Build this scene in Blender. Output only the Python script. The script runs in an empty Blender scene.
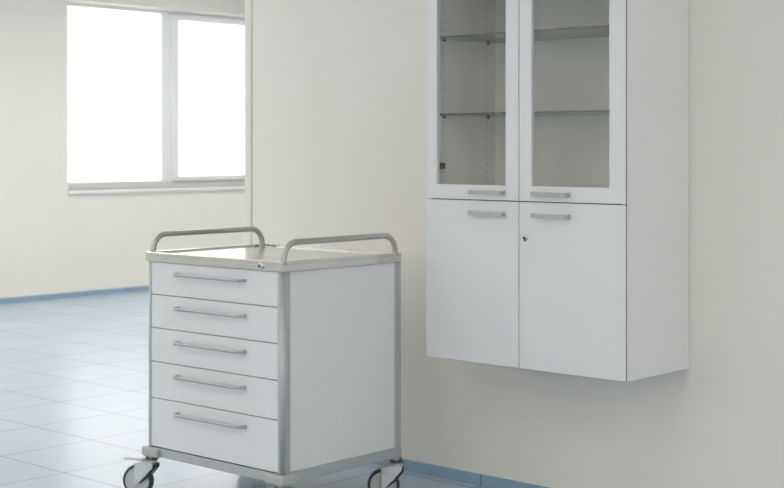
import bpy, bmesh, math
from mathutils import Vector, Matrix

S = bpy.context.scene
C = S.collection
PI = math.pi

# ------------------------------------------------------------------ materials
def mat(name, col, rough=.5, metal=0., coat=0., noise=0., nscale=40., bump=0., ior=1.5, aniso=None):
    m = bpy.data.materials.new(name); m.use_nodes = True
    nt = m.node_tree; b = nt.nodes['Principled BSDF']
    b.inputs['Base Color'].default_value = (*col, 1)
    b.inputs['Roughness'].default_value = rough
    b.inputs['Metallic'].default_value = metal
    b.inputs['IOR'].default_value = ior
    b.inputs['Coat Weight'].default_value = coat
    tc = nt.nodes.new('ShaderNodeTexCoord')
    n = nt.nodes.new('ShaderNodeTexNoise'); n.inputs['Scale'].default_value = nscale
    n.inputs['Detail'].default_value = 3
    if aniso:
        mp = nt.nodes.new('ShaderNodeMapping'); mp.inputs['Scale'].default_value = aniso
        nt.links.new(tc.outputs['Object'], mp.inputs['Vector']); nt.links.new(mp.outputs[0], n.inputs['Vector'])
    else:
        nt.links.new(tc.outputs['Object'], n.inputs['Vector'])
    mx = nt.nodes.new('ShaderNodeMix'); mx.data_type = 'RGBA'
    mx.inputs[6].default_value = (*[c * (1 - noise) for c in col], 1)
    mx.inputs[7].default_value = (*[min(1, c * (1 + noise)) for c in col], 1)
    nt.links.new(n.outputs['Fac'], mx.inputs[0]); nt.links.new(mx.outputs[2], b.inputs['Base Color'])
    if bump:
        bp = nt.nodes.new('ShaderNodeBump'); bp.inputs['Strength'].default_value = bump
        bp.inputs['Distance'].default_value = .002
        nt.links.new(n.outputs['Fac'], bp.inputs['Height']); nt.links.new(bp.outputs[0], b.inputs['Normal'])
    return m

def glass(name, tint, rough=0.0, ior=1.5):
    """thin clear sheet: tinted see-through plus its mirror reflection"""
    m = bpy.data.materials.new(name); m.use_nodes = True
    nt = m.node_tree; nt.nodes.remove(nt.nodes['Principled BSDF'])
    out = nt.nodes['Material Output']
    t = nt.nodes.new('ShaderNodeBsdfTransparent'); t.inputs[0].default_value = (*tint, 1)
    g = nt.nodes.new('ShaderNodeBsdfGlossy'); g.inputs['Roughness'].default_value = rough
    f = nt.nodes.new('ShaderNodeFresnel'); f.inputs['IOR'].default_value = ior
    mx = nt.nodes.new('ShaderNodeMixShader')
    ge = nt.nodes.new('ShaderNodeNewGeometry')      # a sheet mirrors once, on the side the ray comes from
    mm = nt.nodes.new('ShaderNodeMath'); mm.operation = 'MULTIPLY_ADD'
    mm.inputs[1].default_value = -1.0; mm.inputs[2].default_value = 1.0
    nt.links.new(ge.outputs['Backfacing'], mm.inputs[0])
    m2 = nt.nodes.new('ShaderNodeMath'); m2.operation = 'MULTIPLY'
    nt.links.new(mm.outputs[0], m2.inputs[0]); nt.links.new(f.outputs[0], m2.inputs[1])
    nt.links.new(m2.outputs[0], mx.inputs[0]); nt.links.new(t.outputs[0], mx.inputs[1])
    nt.links.new(g.outputs[0], mx.inputs[2]); nt.links.new(mx.outputs[0], out.inputs[0])
    return m

def tile_mat(name, tile, grout, size, ox, oy, mortar, rough, axes='xy', bump=.0, coat=0.0):
    m = bpy.data.materials.new(name); m.use_nodes = True
    nt = m.node_tree; b = nt.nodes['Principled BSDF']
    tc = nt.nodes.new('ShaderNodeTexCoord')
    sp = nt.nodes.new('ShaderNodeSeparateXYZ'); nt.links.new(tc.outputs['Object'], sp.inputs[0])
    cb = nt.nodes.new('ShaderNodeCombineXYZ')
    for k, ax in enumerate(axes):
        nt.links.new(sp.outputs['XYZ'.index(ax.upper())], cb.inputs[k])
    mp = nt.nodes.new('ShaderNodeMapping'); mp.inputs['Location'].default_value = (-ox + 40 * size, -oy + 40 * size, 0)
    nt.links.new(cb.outputs[0], mp.inputs['Vector'])
    br = nt.nodes.new('ShaderNodeTexBrick')
    br.offset = 0; br.squash = 1
    br.inputs['Scale'].default_value = 1
    br.inputs['Brick Width'].default_value = size; br.inputs['Row Height'].default_value = size
    br.inputs['Mortar Size'].default_value = mortar; br.inputs['Mortar Smooth'].default_value = .2
    br.inputs['Color1'].default_value = (*tile, 1)
    br.inputs['Color2'].default_value = (*[c * .96 for c in tile], 1)
    br.inputs['Mortar'].default_value = (*grout, 1)
    nt.links.new(mp.outputs[0], br.inputs['Vector'])
    n = nt.nodes.new('ShaderNodeTexNoise'); n.inputs['Scale'].default_value = 6; n.inputs['Detail'].default_value = 4
    nt.links.new(tc.outputs['Object'], n.inputs['Vector'])
    mx = nt.nodes.new('ShaderNodeMix'); mx.data_type = 'RGBA'; mx.blend_type = 'MULTIPLY'
    mx.inputs[0].default_value = .12
    nt.links.new(br.outputs['Color'], mx.inputs[6]); nt.links.new(n.outputs['Color'], mx.inputs[7])
    nt.links.new(mx.outputs[2], b.inputs['Base Color'])
    mr = nt.nodes.new('ShaderNodeMapRange')
    mr.inputs['To Min'].default_value = rough; mr.inputs['To Max'].default_value = rough
    nt.links.new(br.outputs['Fac'], mr.inputs['Value']); nt.links.new(mr.outputs[0], b.inputs['Roughness'])
    bp = nt.nodes.new('ShaderNodeBump'); bp.invert = True
    bp.inputs['Strength'].default_value = bump; bp.inputs['Distance'].default_value = .001
    nt.links.new(br.outputs['Fac'], bp.inputs['Height']); nt.links.new(bp.outputs[0], b.inputs['Normal'])
    b.inputs['Coat Weight'].default_value = coat; b.inputs['Coat Roughness'].default_value = .04
    return m

TILE = .478
M = dict(
    wall=mat('cream_wall_paint', (.845, .815, .75), .75, noise=.015, nscale=3, bump=.03),
    ceil=mat('white_ceiling_paint', (.84, .84, .82), .8, noise=.01),
    white=mat('white_laminate', (.79, .79, .80), .32, noise=.008, nscale=5),
    inner=mat('white_interior_laminate', (.86, .86, .83), .45, noise=.01),
    hole=mat('dark_drilled_hole', (.16, .16, .16), .8),
    shade=mat('dark_gap_shade', (.10, .10, .105), .7),  # dark colour that stands in for shade inside narrow gaps
    alu=mat('satin_aluminium_profile', (.52, .53, .54), .45, metal=.45, noise=.02, nscale=30, aniso=(60, 60, 1)),
    rail=mat('grey_coated_rail_tube', (.50, .50, .49), .32, metal=.6, noise=.02),
    block=mat('grey_corner_plastic', (.47, .48, .47), .42, noise=.02),
    steel=mat('brushed_stainless_steel', (.72, .71, .675), .20, metal=1., noise=.03, nscale=12, aniso=(1, 40, 1)),
    handle=mat('satin_nickel_handle', (.46, .46, .47), .5, metal=.5, noise=.02),
    chrome=mat('polished_chrome_lock', (.75, .75, .75), .12, metal=1.),
    bearing=mat('dark_steel_swivel', (.26, .26, .27), .3, metal=.9),
    black=mat('black_plastic', (.025, .026, .028), .4),
    tyre=mat('dark_grey_rubber_tyre', (.055, .06, .068), .55),
    disc=mat('grey_plastic_wheel_disc', (.55, .56, .57), .4),
    fork=mat('pale_grey_castor_fork', (.68, .73, .72), .35, metal=.1),
    frame=mat('white_window_frame', (.87, .875, .88), .35),
    pane=glass('clear_window_glass', (.97, .98, .98)),
    door_glass=glass('door_glass', (.985, .987, .985), ior=1.65),
    shelf_glass=glass('grey_shelf_glass', (.66, .68, .66)),
    shelf_edge=mat('dark_ground_glass_edge', (.06, .07, .065), .3),
    floor=tile_mat('blue_glazed_floor_tile', (.47, .575, .68), (.27, .335, .40), TILE, -5.074, -1.018, .0042, .25),
    base_r=tile_mat('blue_glazed_skirting_tile', (.30, .44, .58), (.12, .17, .22), TILE, -5.074, .3, .003, .15, 'xz'),
    base_l=tile_mat('blue_glazed_skirting_tile_window_side', (.30, .44, .58), (.12, .17, .22), TILE, -1.018, .3, .003, .15, 'yz'),
    fill_lamp=None,
)
def emit(name, col, s):
    m = bpy.data.materials.new(name); m.use_nodes = True
    b = m.node_tree.nodes['Principled BSDF']
    b.inputs['Base Color'].default_value = (.8, .8, .8, 1)
    b.inputs['Emission Color'].default_value = (*col, 1); b.inputs['Emission Strength'].default_value = s
    return m

# ------------------------------------------------------------------ mesh helpers
def add_box(bm, lo, hi, bev=0., seg=2, mi=0):
    t = bmesh.new()
    bmesh.ops.create_cube(t, size=1)
    lo, hi = Vector(lo), Vector(hi)
    for v in t.verts:
        v.co = Vector([(lo[k] + hi[k]) / 2 + v.co[k] * (hi[k] - lo[k]) for k in range(3)])
    if bev:
        bmesh.ops.bevel(t, geom=t.edges[:], offset=bev, segments=seg, profile=.5, affect='EDGES')
    merge(bm, t, mi)

def merge(bm, t, mi=0, M4=None):
    mp = {}
    for v in t.verts:
        mp[v] = bm.verts.new(M4 @ v.co if M4 else v.co)
    for f in t.faces:
        try:
            g = bm.faces.new([mp[v] for v in f.verts]); g.material_index = mi; g.smooth = f.smooth
        except ValueError:
            pass
    t.free()

def add_cyl(bm, a, b, r, r2=None, n=24, bev=0., mi=0):
    a, b = Vector(a), Vector(b); d = b - a
    t = bmesh.new()
    bmesh.ops.create_cone(t, cap_ends=True, segments=n, radius1=r, radius2=r if r2 is None else r2, depth=d.length)
    if bev:
        ed = [e for e in t.edges if len(e.link_faces) == 2 and any(len(f.verts) > 4 for f in e.link_faces)]
        bmesh.ops.bevel(t, geom=ed, offset=bev, segments=2, profile=.5, affect='EDGES')
    for f in t.faces: f.smooth = len(f.verts) == 4
    Q = Matrix.Translation((a + b) / 2) @ d.to_track_quat('Z', 'Y').to_matrix().to_4x4()
    merge(bm, t, mi, Q)

def add_tube(bm, pts, r, n=14, mi=0):
    pts = [Vector(p) for p in pts]; rings = []
    t0 = (pts[1] - pts[0]).normalized()
    nrm = t0.orthogonal().normalized(); prev = t0
    for i, p in enumerate(pts):
        if i == 0: tg = t0
        elif i == len(pts) - 1: tg = (pts[-1] - pts[-2]).normalized()
        else: tg = ((pts[i + 1] - p).normalized() + (p - pts[i - 1]).normalized()).normalized()
        q = prev.rotation_difference(tg); nrm = q @ nrm; prev = tg
        bi = tg.cross(nrm)
        rings.append([bm.verts.new(p + r * (math.cos(2 * PI * k / n) * nrm + math.sin(2 * PI * k / n) * bi)) for k in range(n)])
    for a, b in zip(rings, rings[1:]):
        for k in range(n):
            f = bm.faces.new((a[k], a[(k + 1) % n], b[(k + 1) % n], b[k])); f.smooth = True; f.material_index = mi
    bm.faces.new(rings[0][::-1]).material_index = mi; bm.faces.new(rings[-1]).material_index = mi

def add_lathe(bm, prof, n=48, mi=0, M4=None, smooth=True):
    """closed profile [(r, h)] turned about local Z"""
    t = bmesh.new(); rings = []
    for k in range(n):
        a = 2 * PI * k / n
        rings.append([t.verts.new((r * math.cos(a), r * math.sin(a), h)) for r, h in prof])
    m = len(prof)
    for k in range(n):
        A, B = rings[k], rings[(k + 1) % n]
        for j in range(m):
            f = t.faces.new((A[j], B[j], B[(j + 1) % m], A[(j + 1) % m])); f.smooth = smooth
    merge(bm, t, mi, M4)

def add_prism(bm, poly, y0, y1, bev=0., mi=0):
    """poly in (x,z), extruded from y0 to y1"""
    t = bmesh.new()
    a = [t.verts.new((x, y0, z)) for x, z in poly]; b = [t.verts.new((x, y1, z)) for x, z in poly]
    t.faces.new(a); t.faces.new(b[::-1]); n = len(a)
    for k in range(n): t.faces.new((a[k], b[k], b[(k + 1) % n], a[(k + 1) % n]))
    bmesh.ops.recalc_face_normals(t, faces=t.faces[:])
    if bev: bmesh.ops.bevel(t, geom=t.edges[:], offset=bev, segments=2, profile=.5, affect='EDGES')
    merge(bm, t, mi)

def obj(name, bm, mats, parent=None, loc=(0, 0, 0), rotz=0):
    bmesh.ops.recalc_face_normals(bm, faces=bm.faces[:])
    me = bpy.data.meshes.new(name); bm.to_mesh(me); bm.free()
    for m in (mats if isinstance(mats, (list, tuple)) else [mats]): me.materials.append(m)
    o = bpy.data.objects.new(name, me); C.objects.link(o)
    o.location = loc; o.rotation_euler = (0, 0, rotz)
    if parent: o.parent = parent
    return o

def thing(name, label, cat, loc, rotz=0, group=None):
    o = bpy.data.objects.new(name, None); C.objects.link(o)
    o.empty_display_size = .1
    o.location = loc; o.rotation_euler = (0, 0, rotz)
    o['label'] = label; o['category'] = cat
    if group: o['group'] = group
    return o

def struct(o):
    o['kind'] = 'structure'; return o

def dup(src, parent, loc=None, rotz=None):
    c = src.copy(); C.objects.link(c); c.parent = parent
    if loc: c.location = loc
    if rotz is not None: c.rotation_euler = (0, 0, rotz)
    for ch in list(src.children): dup(ch, c)
    return c

def new(): return bmesh.new()

# ------------------------------------------------------------------ the room
XL = -11.01           # inner face of the window wall
XR = 2.6              # far right end of the room
YF = -8.0             # wall behind the camera
YB = 8.5              # far end of the space behind the partition
HC = 3.1

b = new(); add_box(b, (XL - .4, YF - .4, -.15), (XR + .4, YB + .2, 0))
struct(obj('floor', b, M['floor']))
b = new(); add_box(b, (XL - .4, YF - .4, HC), (XR + .4, YB + .2, HC + .15))
struct(obj('ceiling', b, M['ceil']))

def wall_x(name, x0, x1, ya, yb, holes):
    """wall across Y with openings (y0,y1,z0,z1)"""
    b = new(); y = ya
    for (h0, h1, z0, z1) in sorted(holes):
        add_box(b, (x0, y, 0), (x1, h0, HC)); add_box(b, (x0, h0, 0), (x1, h1, z0)); add_box(b, (x0, h0, z1), (x1, h1, HC)); y = h1
    add_box(b, (x0, y, 0), (x1, yb, HC))
    return struct(obj(name, b, M['wall']))
WZ0, WZ1 = .978, 2.720
WIN = [(3.10, 5.74), (-1.9, .74), (-7.7, -5.06)]  # first window is in view; the other two are added for light
wall_x('wall_left', XL - .32, XL, YF, YB, [(a, c, WZ0, WZ1) for a, c in WIN])
b = new(); add_box(b, (-5.03, 0, 0), (XR, .16, HC)); struct(obj('wall_right', b, M['wall']))
FRONT_FILL = [-6.6, -3.5]                        # unseen windows added behind the camera as fill light
b = new(); xq = XL - .32
for xc in FRONT_FILL:
    add_box(b, (xq, YF - .32, 0), (xc - 1.32, YF, HC)); add_box(b, (xc - 1.32, YF - .32, 0), (xc + 1.32, YF, WZ0))
    add_box(b, (xc - 1.32, YF - .32, WZ1), (xc + 1.32, YF, HC)); xq = xc + 1.32
add_box(b, (xq, YF - .32, 0), (XR + .2, YF, HC)); struct(obj('wall_front', b, M['wall']))
b = new(); add_box(b, (XL - .32, YB, 0), (XR + .2, YB + .2, HC)); struct(obj('wall_back', b, M['wall']))
SIDE_FILL = [-5.2, -2.3]                              # unseen windows added right of the camera to brighten side faces
wall_x('wall_side', XR, XR + .32, YF, YB, [(y - 1.32, y + 1.32, WZ0, WZ1) for y in SIDE_FILL])
# end strip that closes the partition, with a narrow shadow groove towards the wall face
b = new()
add_box(b, (-5.082, -.004, 0), (-5.034, .164, HC), .004)
struct(obj('trim_1', b, M['wall']))
# skirting tiles
b = new(); add_box(b, (-5.03, -.010, 0), (XR, 0, .0445), .0015, 1); struct(obj('baseboard_right', b, M['base_r']))
b = new(); add_box(b, (XL, YF, 0), (XL + .010, YB, .0445), .0015, 1); struct(obj('baseboard_left', b, M['base_l']))

def window(n, ya, yb):
    x0, x1 = XL - .22, XL - .16
    root = None
    ym = ya + 1.28                                   # centre of the mullion
    b = new()
    # fixed outer frame
    e = .012
    add_box(b, (x0, ya, WZ0), (x1, ya + .065, WZ1), .006)
    add_box(b, (x0, yb - .065, WZ0), (x1, yb, WZ1), .006)
    add_box(b, (x0, ya + .06, WZ0), (x1, yb - .06, WZ0 + .07), .006)
    add_box(b, (x0, ya + .06, WZ1 - .036), (x1, yb - .06, WZ1), .006)
    add_box(b, (x0, ym - .072, WZ0 + .06), (x1, ym + .045, WZ1 - .04), .006)
    root = struct(obj('window_%d' % n, b, M['frame']))
    # opening sash on the right side
    s = new(); xs0, xs1 = x0 + .02, x1 + .02
    sa, sb, za, zb = ym + .03, yb - .05, WZ0 + .055, WZ1 - .03
    add_box(s, (xs0, sa, za), (xs1, sa + .098, zb), .008)
    add_box(s, (xs0, sb - .07, za), (xs1, sb, zb), .008)
    add_box(s, (xs0, sa + .09, za), (xs1, sb - .06, za + .056), .008)
    add_box(s, (xs0, sa + .09, zb - .056), (xs1, sb - .06, zb), .008)
    sash = obj('sash', s, M['frame'], root)
    g = new(); add_box(g, (x0 + .028, ya + .06, WZ0 + .06), (x0 + .034, ym - .066, WZ1 - .03)); obj('pane', g, M['pane'], root)
    g = new(); add_box(g, (xs0 + .028, sa + .09, za + .05), (xs0 + .034, sb - .06, zb - .05)); obj('pane', g, M['pane'], sash)
    h = new(); yy = sa + .05
    add_box(h, (xs1, yy - .014, 1.80), (xs1 + .008, yy + .014, 1.87), .003)
    add_cyl(h, (xs1, yy, 1.85), (xs1 + .045, yy, 1.85), .008)
    add_box(h, (xs1 + .036, yy - .011, 1.74), (xs1 + .050, yy + .011, 1.862), .005)
    obj('handle', h, M['frame'], sash)
    w = new(); add_box(w, (x1, ya - .0, WZ0 - .034), (XL + .035, yb + .0, WZ0), .005); obj('sill', w, M['frame'], root)
    return root
# the sill sits in the opening: its front lip only runs along the wall face
ROOTS = [window(n, ya, yb) for n, (ya, yb) in enumerate(WIN, 1)]
for n, xc in enumerate(FRONT_FILL, 4):  # copies for the added fill windows behind the camera
    w = dup(ROOTS[1], None, (xc - .58, YF - XL, 0), PI / 2); w.name = 'window_%d' % n
for n, yc in enumerate(SIDE_FILL, 6):  # copies for the added fill windows on the side wall
    w = dup(ROOTS[1], None, (XR + XL, yc - .58, 0), PI); w.name = 'window_%d' % n

# ------------------------------------------------------------------ wall cabinet
CX, CY, CD, CW = -3.1335, 0, .411, .898
Z0, ZM, Z1 = .5725, 1.172, 2.03
cab = thing('wall_cabinet', 'tall white wall-hung medical cabinet with two glazed doors above two solid doors', 'cabinet', (CX, -.001, Z0))
def cz(z): return z - Z0
hw = CW / 2; yb_, yf = -.001, -.390
b = new(); t = .018
add_box(b, (-hw, -.4035, 0), (-hw + t, yb_, cz(Z1)), .0008, 1); add_box(b, (hw - t, -.4035, 0), (hw, yb_, cz(Z1)), .0008, 1)
add_box(b, (-hw + t, yf, 0), (hw - t, yb_, t)); add_box(b, (-hw + t, yf, cz(Z1) - t), (hw - t, yb_, cz(Z1)))
obj('body', b, M['white'], cab)
b = new()   # interior lining: back, both inner faces, fixed shelf, inner top
add_box(b, (-hw + t, -.012, t), (hw - t, -.004, cz(Z1) - t))
add_box(b, (-hw + t, yf + .004, t), (-hw + t + .001, -.012, cz(Z1) - t)); add_box(b, (hw - t - .001, yf + .004, t), (hw - t, -.012, cz(Z1) - t))
add_box(b, (-hw + t, yf + .006, cz(ZM) - .009), (hw - t, -.012, cz(ZM) + .009))
add_box(b, (-hw + t, yf + .004, cz(Z1) - t - .001), (hw - t, -.012, cz(Z1) - t))
k = 0
for zz in range(int(1.24 * 1000), int(Z1 * 1000) - 40, 32):      # rows of drilled shelf holes in both sides
    for yy in (-.334, -.065):
        for sx in (-1, 1):
            xi = sx * (hw - t - .001)
            add_cyl(b, (xi, yy, cz(zz / 1000)), (xi - sx * .0004, yy, cz(zz / 1000)), .0028, n=10, mi=1)
obj('interior', b, [M['inner'], M['hole']], cab)
b = new()   # dark strips in the door gaps, standing in for their shade
add_box(b, (-hw + .002, yf - .0018, cz(ZM) - .006), (hw - .002, yf + .006, cz(ZM) + .006))
add_box(b, (-.007 - .006, yf - .0018, .002), (-.007 + .006, yf + .006, cz(Z1) - .002))
add_box(b, (hw - .006, -.4052, .001), (hw - .0010, -.4033, cz(Z1) - .001))
obj('gap_shade', b, M['shade'], cab)
b = new(); add_box(b, (-.012, yf + .008, t), (.012, -.012, cz(ZM) - .009)); obj('partition', b, M['inner'], cab)

def bow_handle(bm, x0, x1, z, y, out, w, hh, r=.012):
    """flat bar bent back to the door at both ends"""
    n = 6; pts = []
    outer = []; inner = []
    for k in range(n + 1):
        a = PI - (PI / 2) * k / n
        outer.append((x0 + r + r * math.cos(a), -(out - r) - r * math.sin(a)))
    for k in range(n + 1):
        a = PI / 2 - (PI / 2) * k / n
        outer.append((x1 - r + r * math.cos(a), -(out - r) - r * math.sin(a)))
    prof = [(x0, 0)] + outer + [(x1, 0)]
    ri = r - w
    for k in range(n + 1):
        a = (PI / 2) * k / n
        inner.append((x1 - r + ri * math.cos(a), -(out - r) - ri * math.sin(a)))
    for k in range(n + 1):
        a = PI / 2 + (PI / 2) * k / n
        inner.append((x0 + r + ri * math.cos(a), -(out - r) - ri * math.sin(a)))
    prof += [(x1 - w, 0)] + inner + [(x0 + w, 0)]
    t = new()
    lo = [t.verts.new((px, y + py, z - hh / 2)) for px, py in prof]; hi = [t.verts.new((px, y + py, z + hh / 2)) for px, py in prof]
    m = len(prof)
    for k in range(m): t.faces.new((lo[k], lo[(k + 1) % m], hi[(k + 1) % m], hi[k]))
    # caps as quad strip between outer and inner halves
    h = m // 2
    for L in (lo, hi):
        for k in range(h - 1):
            t.faces.new((L[k], L[k + 1], L[m - 2 - k], L[m - 1 - k]))
    bmesh.ops.recalc_face_normals(t, faces=t.faces[:])
    merge(bm, t)

gap = .0018; SEAM = -.007
yD0, yD1 = -CD + .001, -CD + .0185        # door front / back
def door_handle(parent, xa, xb, z):
    b = new(); bow_handle(b, xa, xb, cz(z), yD0, .028, .005, .014, .011)
    obj('handle', b, M['handle'], parent)
for sx in (-1, 1):
    xa, xb = (-hw, SEAM - gap) if sx < 0 else (SEAM + gap, hw)
    # glazed upper door
    za, zb = cz(ZM) + gap, cz(Z1)
    ga, gb = (-3.530 - CX, -3.201 - CX) if sx < 0 else (-3.084 - CX, -2.753 - CX)
    gz0, gz1 = cz(1.228), zb - .058
    b = new(); bv = .0014
    t2 = new()
    def ring(y, x_0, x_1, z_0, z_1): return [t2.verts.new(p) for p in ((x_0, y, z_0), (x_1, y, z_0), (x_1, y, z_1), (x_0, y, z_1))]
    xo = (xa + t + .001, xb) if sx < 0 else (xa, xb - t - .001)
    of, ob = ring(yD0, xa, xb, za, zb), ring(yD1, *xo, za, zb)
    nf, nb = ring(yD0, ga, gb, gz0, gz1), ring(yD1, ga, gb, gz0, gz1)
    for q in range(4):
        w = (q + 1) % 4
        t2.faces.new((of[q], of[w], nf[w], nf[q])); t2.faces.new((ob[w], ob[q], nb[q], nb[w]))
        t2.faces.new((of[w], of[q], ob[q], ob[w])); t2.faces.new((nf[q], nf[w], nb[w], nb[q]))
    bmesh.ops.recalc_face_normals(t2, faces=t2.faces[:])
    bmesh.ops.bevel(t2, geom=[e for e in t2.edges if len(e.link_faces) == 2 and e.calc_face_angle() > .5], offset=bv, segments=2, profile=.5, affect='EDGES')
    merge(b, t2)
    d = obj('glazed_door', b, M['white'], cab)
    g = new(); add_box(g, (ga - .006, yD1 - .006, gz0 - .006), (gb + .006, yD1 - .002, gz1 + .006)); obj('glass_pane', g, M['door_glass'], d)
    # solid lower door
    b = new(); t2 = new()
    of, ob = ring(yD0, xa, xb, .0005, cz(ZM) - gap), ring(yD1, *xo, .0005, cz(ZM) - gap)
    t2.faces.new(of); t2.faces.new(ob[::-1])
    for q in range(4): t2.faces.new((of[q], of[(q + 1) % 4], ob[(q + 1) % 4], ob[q]))
    bmesh.ops.recalc_face_normals(t2, faces=t2.faces[:])
    bmesh.ops.bevel(t2, geom=t2.edges[:], offset=.0012, segments=2, profile=.5, affect='EDGES')
    merge(b, t2)
    d2 = obj('door', b, M['white'], cab)
    if sx < 0: hx = (-3.362 - CX, -3.202 - CX)
    else: hx = (-3.073 - CX, -2.916 - CX)
    door_handle(d, *hx, 1.201); door_handle(d2, *hx, 1.124)
    if sx > 0:
        b = new(); lx, lz = -3.110 - CX, cz(1.043)
        add_cyl(b, (lx, yD0 + .002, lz), (lx, yD0 - .004, lz), .011, n=28, bev=.0015)
        add_cyl(b, (lx, yD0, lz), (lx, yD0 - .009, lz), .0075, n=24, bev=.001)
        add_cyl(b, (lx + .001, yD0 - .0085, lz - .001), (lx + .001, yD0 - .0098, lz - .001), .0052, n=20, mi=1); add_box(b, (lx - .0015, yD0 - .0095, lz - .012), (lx + .0035, yD0 - .0035, lz - .002), mi=1)
        obj('lock', b, [M['chrome'], M['black']], d2)
# hinge of the left glazed door
b = new()
hx_, hz = -hw + t + .001, cz(1.296)
add_box(b, (hx_, -.385, hz - .012), (hx_ + .014, -.335, hz + .012), .003)
add_box(b, (hx_ + .004, -.392, hz - .016), (hx_ + .022, -.372, hz + .016), .004)
obj('hinge', b, M['black'], cab)
# glass shelves
for zs in (1.786, 1.492):
    b = new(); xs = hw - t - .003
    add_box(b, (-xs, -.368, cz(zs) - .004), (xs, -.016, cz(zs) + .004))
    b.faces.ensure_lookup_table()
    for f in b.faces:
        if abs(f.normal.y) > .9 or abs(f.normal.x) > .9: f.material_index = 1
    sh = obj('glass_shelf', b, [M['shelf_glass'], M['shelf_edge']], cab)
    for sx in (-1, 1):
        for yy in (-.334, -.065):
            p = new(); x = sx * (hw - t - .001)
            add_cyl(p, (x, yy, cz(zs) - .0085), (x - sx * .014, yy, cz(zs) - .0085), .0042, n=14, bev=.0008)
            obj('shelf_pin', p, M['bearing'], sh)

# ------------------------------------------------------------------ medical trolley
TX, TY, TR, TW, TD = -3.6957, -1.0529, .0128, .7676, .6358
c_, s_ = math.cos(TR), math.sin(TR)
u0, v0 = -TW / 2, TD / 2
tro = thing('medical_trolley', 'white five-drawer medical trolley on castors with a steel top and two side rails', 'trolley',
            (TX + u0 * c_ - v0 * s_, TY + u0 * s_ + v0 * c_, 0), TR)
def L(u, v, z): return (u - u0, v - v0, z)      # u: -TW..0 along the front, v: 0..TD backwards
ZT, ZP = .9616, .9246
PU, PV, PVR = .0235, .0386, .0345
pu0, pu1, pv0, pv1 = -.7632, -.0044, .0044, .6385
# corner posts: extruded profile with a rounded outer corner
def post(cu, cv, du, dv):
    prof = []; r = .015 if dv > 0 else .005; pv = PV if dv > 0 else PVR
    prof.append((cu + du * PU, cv)); 
    n = 7
    for k in range(n + 1):
        a = PI / 2 * k / n
        prof.append((cu + du * (r - r * math.sin(a)), cv + dv * (r - r * math.cos(a))))
    prof += [(cu, cv + dv * pv), (cu + du * PU, cv + dv * pv)]
    t = new(); lo = [t.verts.new(L(u, v, .160)) for u, v in prof]; hi = [t.verts.new(L(u, v, ZP)) for u, v in prof]
    m = len(prof)
    for k in range(m):
        f = t.faces.new((lo[k], lo[(k + 1) % m], hi[(k + 1) % m], hi[k])); f.smooth = 0 < k < n + 1
    t.faces.new(lo); t.faces.new(hi)
    return t
for cu, du in ((pu0, 1), (pu1, -1)):
    for cv, dv in ((pv0, 1), (pv1, -1)):
        obj('corner_post', post(cu, cv, du, dv), M['alu'], tro)
# side and back panels
for ua, ub in ((pu0 + .004, pu0 + .018), (pu1 - .018, pu1 - .004)):
    b = new(); add_box(b, L(ua, pv0 + PV - .004, .2115), L(ub, pv1 - PVR + .004, ZP - .001)); obj('side_panel', b, M['white'], tro)
b = new(); add_box(b, L(pu0 + PU, pv1 - .018, .2115), L(pu1 - PU, pv1 - .004, ZP - .001)); obj('back_panel', b, M['white'], tro)
b = new(); add_box(b, L(pu0 + PU + .001, pv0 + .024, .19), L(pu1 - PU - .001, pv0 + .034, ZP - .001)); obj('drawer_gap_shade', b, M['shade'], tro)  # dark sheet behind the drawer gaps, in place of their shade
# lower frame rails
b = new()
add_box(b, L(pu0 + PU, pv0 + .002, .172), L(pu1 - PU, pv0 + .030, .2065), .002)
add_box(b, L(pu0 + PU, pv1 - .030, .172), L(pu1 - PU, pv1 - .002, .2115), .002)
for ua, ub in ((pu0 + .001, pu0 + .026), (pu1 - .026, pu1 - .001)):
    add_box(b, L(ua, pv0 + PV, .172), L(ub, pv1 - PVR, .2112), .002)
add_box(b, L(pu0 + .02, pv0 + .02, .186), L(pu1 - .02, pv1 - .02, .196))
obj('lower_frame', b, M['alu'], tro)
# drawers
seams = [ZP, .7982, .6696, .5391, .3983, .2098]
hz = [.8840, .7555, .6255, .4965, .3545]
for k in range(5):
    b = new(); za, zb = seams[k + 1] + .0015, seams[k] - .0015
    add_box(b, L(pu0 + PU + .0015, pv0 + .001, za), L(pu1 - PU - .0015, pv0 + .019, zb), .0015)
    d = obj('drawer', b, M['white'], tro)
    h = new(); ha, hb = L(-.574, 0, 0)[0], L(-.200, 0, 0)[0]; yh = L(0, pv0 + .001, 0)[1]; pts = [(ha, yh, hz[k])]
    for q in range(9):
        an = PI / 2 * q / 8; pts.append((ha + .018 - .018 * math.cos(an), yh - .012 - .018 * math.sin(an), hz[k]))
    for q in range(9):
        an = PI / 2 * q / 8; pts.append((hb - .018 + .018 * math.sin(an), yh - .012 - .018 * math.cos(an), hz[k]))
    pts.append((hb, yh, hz[k])); add_tube(h, pts, .0060, 14)
    obj('handle', h, M['handle'], d)
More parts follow.
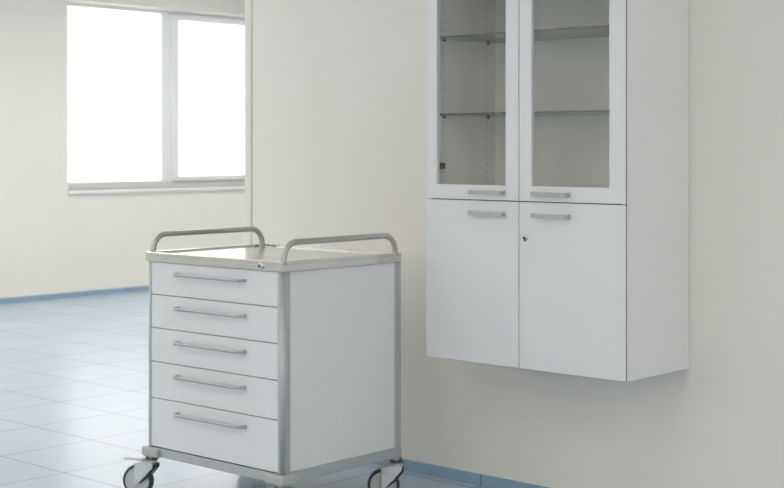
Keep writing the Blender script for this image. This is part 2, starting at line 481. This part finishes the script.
# steel top: folded tray, lip on left, right and back
b = new()
add_box(b, L(-TW, 0, ZP), L(0, TD, ZT - .008), .0025)
def lip(a, c): add_box(b, a, c, .002)
add_box(b, L(-TW, 0, ZT - .014), L(-TW + .010, TD, ZT), .002)
add_box(b, L(-.010, 0, ZT - .014), L(0, TD, ZT), .002)
add_box(b, L(-TW + .006, TD - .010, ZT - .014), L(-.006, TD, ZT), .002)
add_box(b, L(-TW + .006, 0, ZT - .014), L(-.006, .010, ZT), .002)
top = obj('top_tray', b, M['steel'], tro)
b = new(); lk = L(-.110, 0, .9425)
add_cyl(b, (lk[0], lk[1] + .002, lk[2]), (lk[0], lk[1] - .005, lk[2]), .0125, n=28, bev=.0015)
add_cyl(b, (lk[0] + .000, lk[1], lk[2]), (lk[0], lk[1] - .010, lk[2]), .0085, n=24, bev=.0015)
add_cyl(b, (lk[0] + .001, lk[1] - .0095, lk[2]), (lk[0] + .001, lk[1] - .0108, lk[2]), .0055, n=20, mi=1)
obj('lock', b, [M['chrome'], M['black']], top)
# side rails
for u, vb in ((-TW + .027, TD - .044), (-.011, TD - .026)):
    R = .062; zt = 1.0285; va = .016
    pts = [(u, va, ZT - .012), (u, va, zt - R)]
    for k in range(1, 11):
        a = PI / 2 * k / 10
        pts.append((u, va + R - R * math.cos(a), zt - R + R * math.sin(a)))
    for k in range(0, 11):
        a = PI / 2 * k / 10
        pts.append((u, vb - R + R * math.sin(a), zt - R + R * math.cos(a)))
    pts.append((u, vb, ZT - .012))
    b = new(); add_tube(b, [L(*p) for p in pts], .0112, 18)
    for v in (va, vb): add_cyl(b, L(u, v, ZT - .010), L(u, v, ZT - .005), .015, n=24, bev=.001)
    obj('rail', b, M['rail'], tro)
# corner blocks
for (cu, du) in ((pu0, 1), (pu1, -1)):
    for (cv, dv) in ((pv0, 1), (pv1, -1)):
        b = new(); pr = .017 if dv > 0 else .0015
        xs = sorted((cu - du * pr, cu + du * .077)); ys = sorted((cv - dv * pr, cv + dv * .060))
        add_box(b, L(xs[0], ys[0], .1695), L(xs[1], ys[1], .2050), .008 if dv > 0 else .001, 3)
        obj('corner_block', b, M['block'] if dv > 0 else M['alu'], tro)
# castors: origin on the floor below the pivot; the wheel trails towards local -x
WR, OFF = .0625, .052
def castor():
    b = new()
    add_cyl(b, (0, 0, .134), (0, 0, .148), .022, .026, n=32, bev=.002)
    # crown of the fork over the wheel
    add_prism(b, [(-.068, .1290), (-.050, .1350), (-.030, .1370), (.018, .1370), (.021, .130), (.018, .1272), (-.062, .1268)], -.0235, .0235, .0010)
    for y0, y1 in ((-.0235, -.0185), (.0185, .0235)):
        add_prism(b, [(-OFF - .008, .129), (.020, .129), (.018, .120), (-OFF + .011, .057), (-OFF, .051), (-OFF - .009, .058)], y0, y1, .0012)
    add_cyl(b, (-OFF, -.026, WR), (-OFF, .026, WR), .0075, n=20, bev=.001)
    o = obj('castor', b, M['fork'], tro)
    Q = Matrix.Translation((-OFF, 0, WR)) @ Matrix.Rotation(PI / 2, 4, 'X')
    t = new()
    add_lathe(t, [(.0515, -.0145), (.0575, -.0155), (.0610, -.0125), (WR, -.006), (WR, .006), (.0610, .0125), (.0575, .0155), (.0515, .0145)], 56, 0, Q)
    obj('tyre', t, M['tyre'], o)
    t = new()
    add_lathe(t, [(.004, -.0135), (.014, -.0150), (.018, -.0135), (.046, -.0115), (.0515, -.0135), (.0515, .0135), (.046, .0115), (.018, .0135), (.014, .0150), (.004, .0135)], 56, 0, Q)
    obj('wheel_disc', t, M['disc'], o)
    # black guard that follows the trailing edge of the fork
    t = new()
    add_prism(t, [(.0205, .134), (.027, .130), (.0275, .120), (.020, .108), (-.006, .079), (-OFF + .016, .056), (-OFF + .0115, .057), (-.0095, .084), (.0185, .1165)], -.0262, .0262, .0012)
    obj('wheel_guard', t, M['black'], o)
    t = new()
    add_cyl(t, (0, 0, .1475), (0, 0, .1550), .031, n=32, bev=.002); add_cyl(t, (0, 0, .155), (0, 0, .1705), .020, n=32)
    obj('swivel_head', t, M['bearing'], o)
    return o
def pedal(o):
    t = new()
    add_prism(t, [(-.020, .139), (-.060, .143), (-.112, .1440), (-.112, .1478), (-.060, .1478), (-.018, .145)], -.013, .013, .0015)
    return obj('brake_pedal', t, M['block'], o)
ROLL = .46          # rolling direction: a little off the picture plane
spots = [(-.774, .030), (-.019, .630), (-.774, .630), (-.028, .030)]
c0 = castor(); c0.location = L(*spots[0], 0); c0.rotation_euler = (0, 0, ROLL - TR)
for q, (u, v) in enumerate(spots[1:]):
    c = dup(c0, tro, L(u, v, 0), ROLL - TR + (.22, .25, -.3)[q])
    if q == 0: pass
pedal(c0)

# ------------------------------------------------------------------ light
W = bpy.data.worlds.new('overcast_sky'); S.world = W; W.use_nodes = True
W.node_tree.nodes['Background'].inputs[0].default_value = (1., .96, .93, 1)
W.node_tree.nodes['Background'].inputs[1].default_value = 2.25
for (ya, yb) in WIN:                                  # help the sampler find the openings
    l = bpy.data.lights.new('window_portal', 'AREA'); l.shape = 'RECTANGLE'
    l.size = WZ1 - WZ0; l.size_y = yb - ya; l.cycles.is_portal = True
    o = bpy.data.objects.new('window_portal', l); C.objects.link(o)
    o.location = (XL - .25, (ya + yb) / 2, (WZ0 + WZ1) / 2); o.rotation_euler = (0, -PI / 2, 0)
FILL_GLOW = emit('fill_panel_glow', (1, .92, .835), 8.6)  # glow of unseen ceiling panels added to raise the room brightness
n = 0
SPOTS = [(x, y) for x in (-8.6, -6.4) for y in (-6.3, -3.9, -1.5)] + [(-2.2, -6.3), (-2.2, -3.9), (.6, -6.3), (1.5, -3.0), (2.0, -.9)]
SPOTS += [(x, y) for x in (-9.2, -6.4) for y in (1.2, 4.0, 6.8)] + [(-7.8, 2.6)] + [(x, y) for x in (-4.4, -2.4) for y in (1.8, 4.2, 6.6)]
if 1:
    for x, y in SPOTS:
        r = thing('ceiling_fill', 'added white square ceiling fill panel, out of view', 'fill_lamp', (x, y, HC - .04), 0, 'added ceiling fill panels')
        b = new(); a = .42
        for (p0, p1, q0, q1) in ((-a, a, -a, -a + .03), (-a, a, a - .03, a), (-a, -a + .03, -a + .03, a - .03), (a - .03, a, -a + .03, a - .03)):
            add_box(b, (p0, q0, -.02), (p1, q1, .04), .003, 1)
        obj('frame', b, M['frame'], r)
        b = new(); add_box(b, (-a + .03, -a + .03, -.01), (a - .03, a - .03, .038)); obj('glow_panel', b, FILL_GLOW, r)

for xc in FRONT_FILL:
    l = bpy.data.lights.new('window_portal', 'AREA'); l.shape = 'RECTANGLE'
    l.size = 2.64; l.size_y = WZ1 - WZ0; l.cycles.is_portal = True
    o = bpy.data.objects.new('window_portal', l); C.objects.link(o)
    o.location = (xc, YF - .25, (WZ0 + WZ1) / 2); o.rotation_euler = (PI / 2, 0, 0)
for yc in SIDE_FILL:
    l = bpy.data.lights.new('window_portal', 'AREA'); l.shape = 'RECTANGLE'
    l.size = WZ1 - WZ0; l.size_y = 2.64; l.cycles.is_portal = True
    o = bpy.data.objects.new('window_portal', l); C.objects.link(o)
    o.location = (XR + .25, yc, (WZ0 + WZ1) / 2); o.rotation_euler = (0, PI / 2, 0)

# ------------------------------------------------------------------ camera
cd = bpy.data.cameras.new('camera'); cam = bpy.data.objects.new('camera', cd); C.objects.link(cam)
cam.location = (0, -4.5027, 1.3637); cam.rotation_euler = (PI / 2, 0, .7432)
cd.sensor_fit = 'HORIZONTAL'; cd.sensor_width = 36; cd.lens = 36 * 1427.65 / 784
cd.shift_y = -(244 - 148.18) / 784
cd.dof.use_dof = True; cd.dof.focus_distance = 4.9; cd.dof.aperture_fstop = 4.5
cd.clip_end = 200
S.camera = cam
S.view_settings.view_transform = 'Standard'; S.view_settings.look = 'None'
S.view_settings.gamma = 1; S.view_settings.use_curve_mapping = False
S.view_settings.exposure = 0.2
S.cycles.use_denoising = True
S.cycles.max_bounces = 12; S.cycles.diffuse_bounces = 6; S.cycles.transparent_max_bounces = 16
S.cycles.caustics_reflective = False; S.cycles.caustics_refractive = False
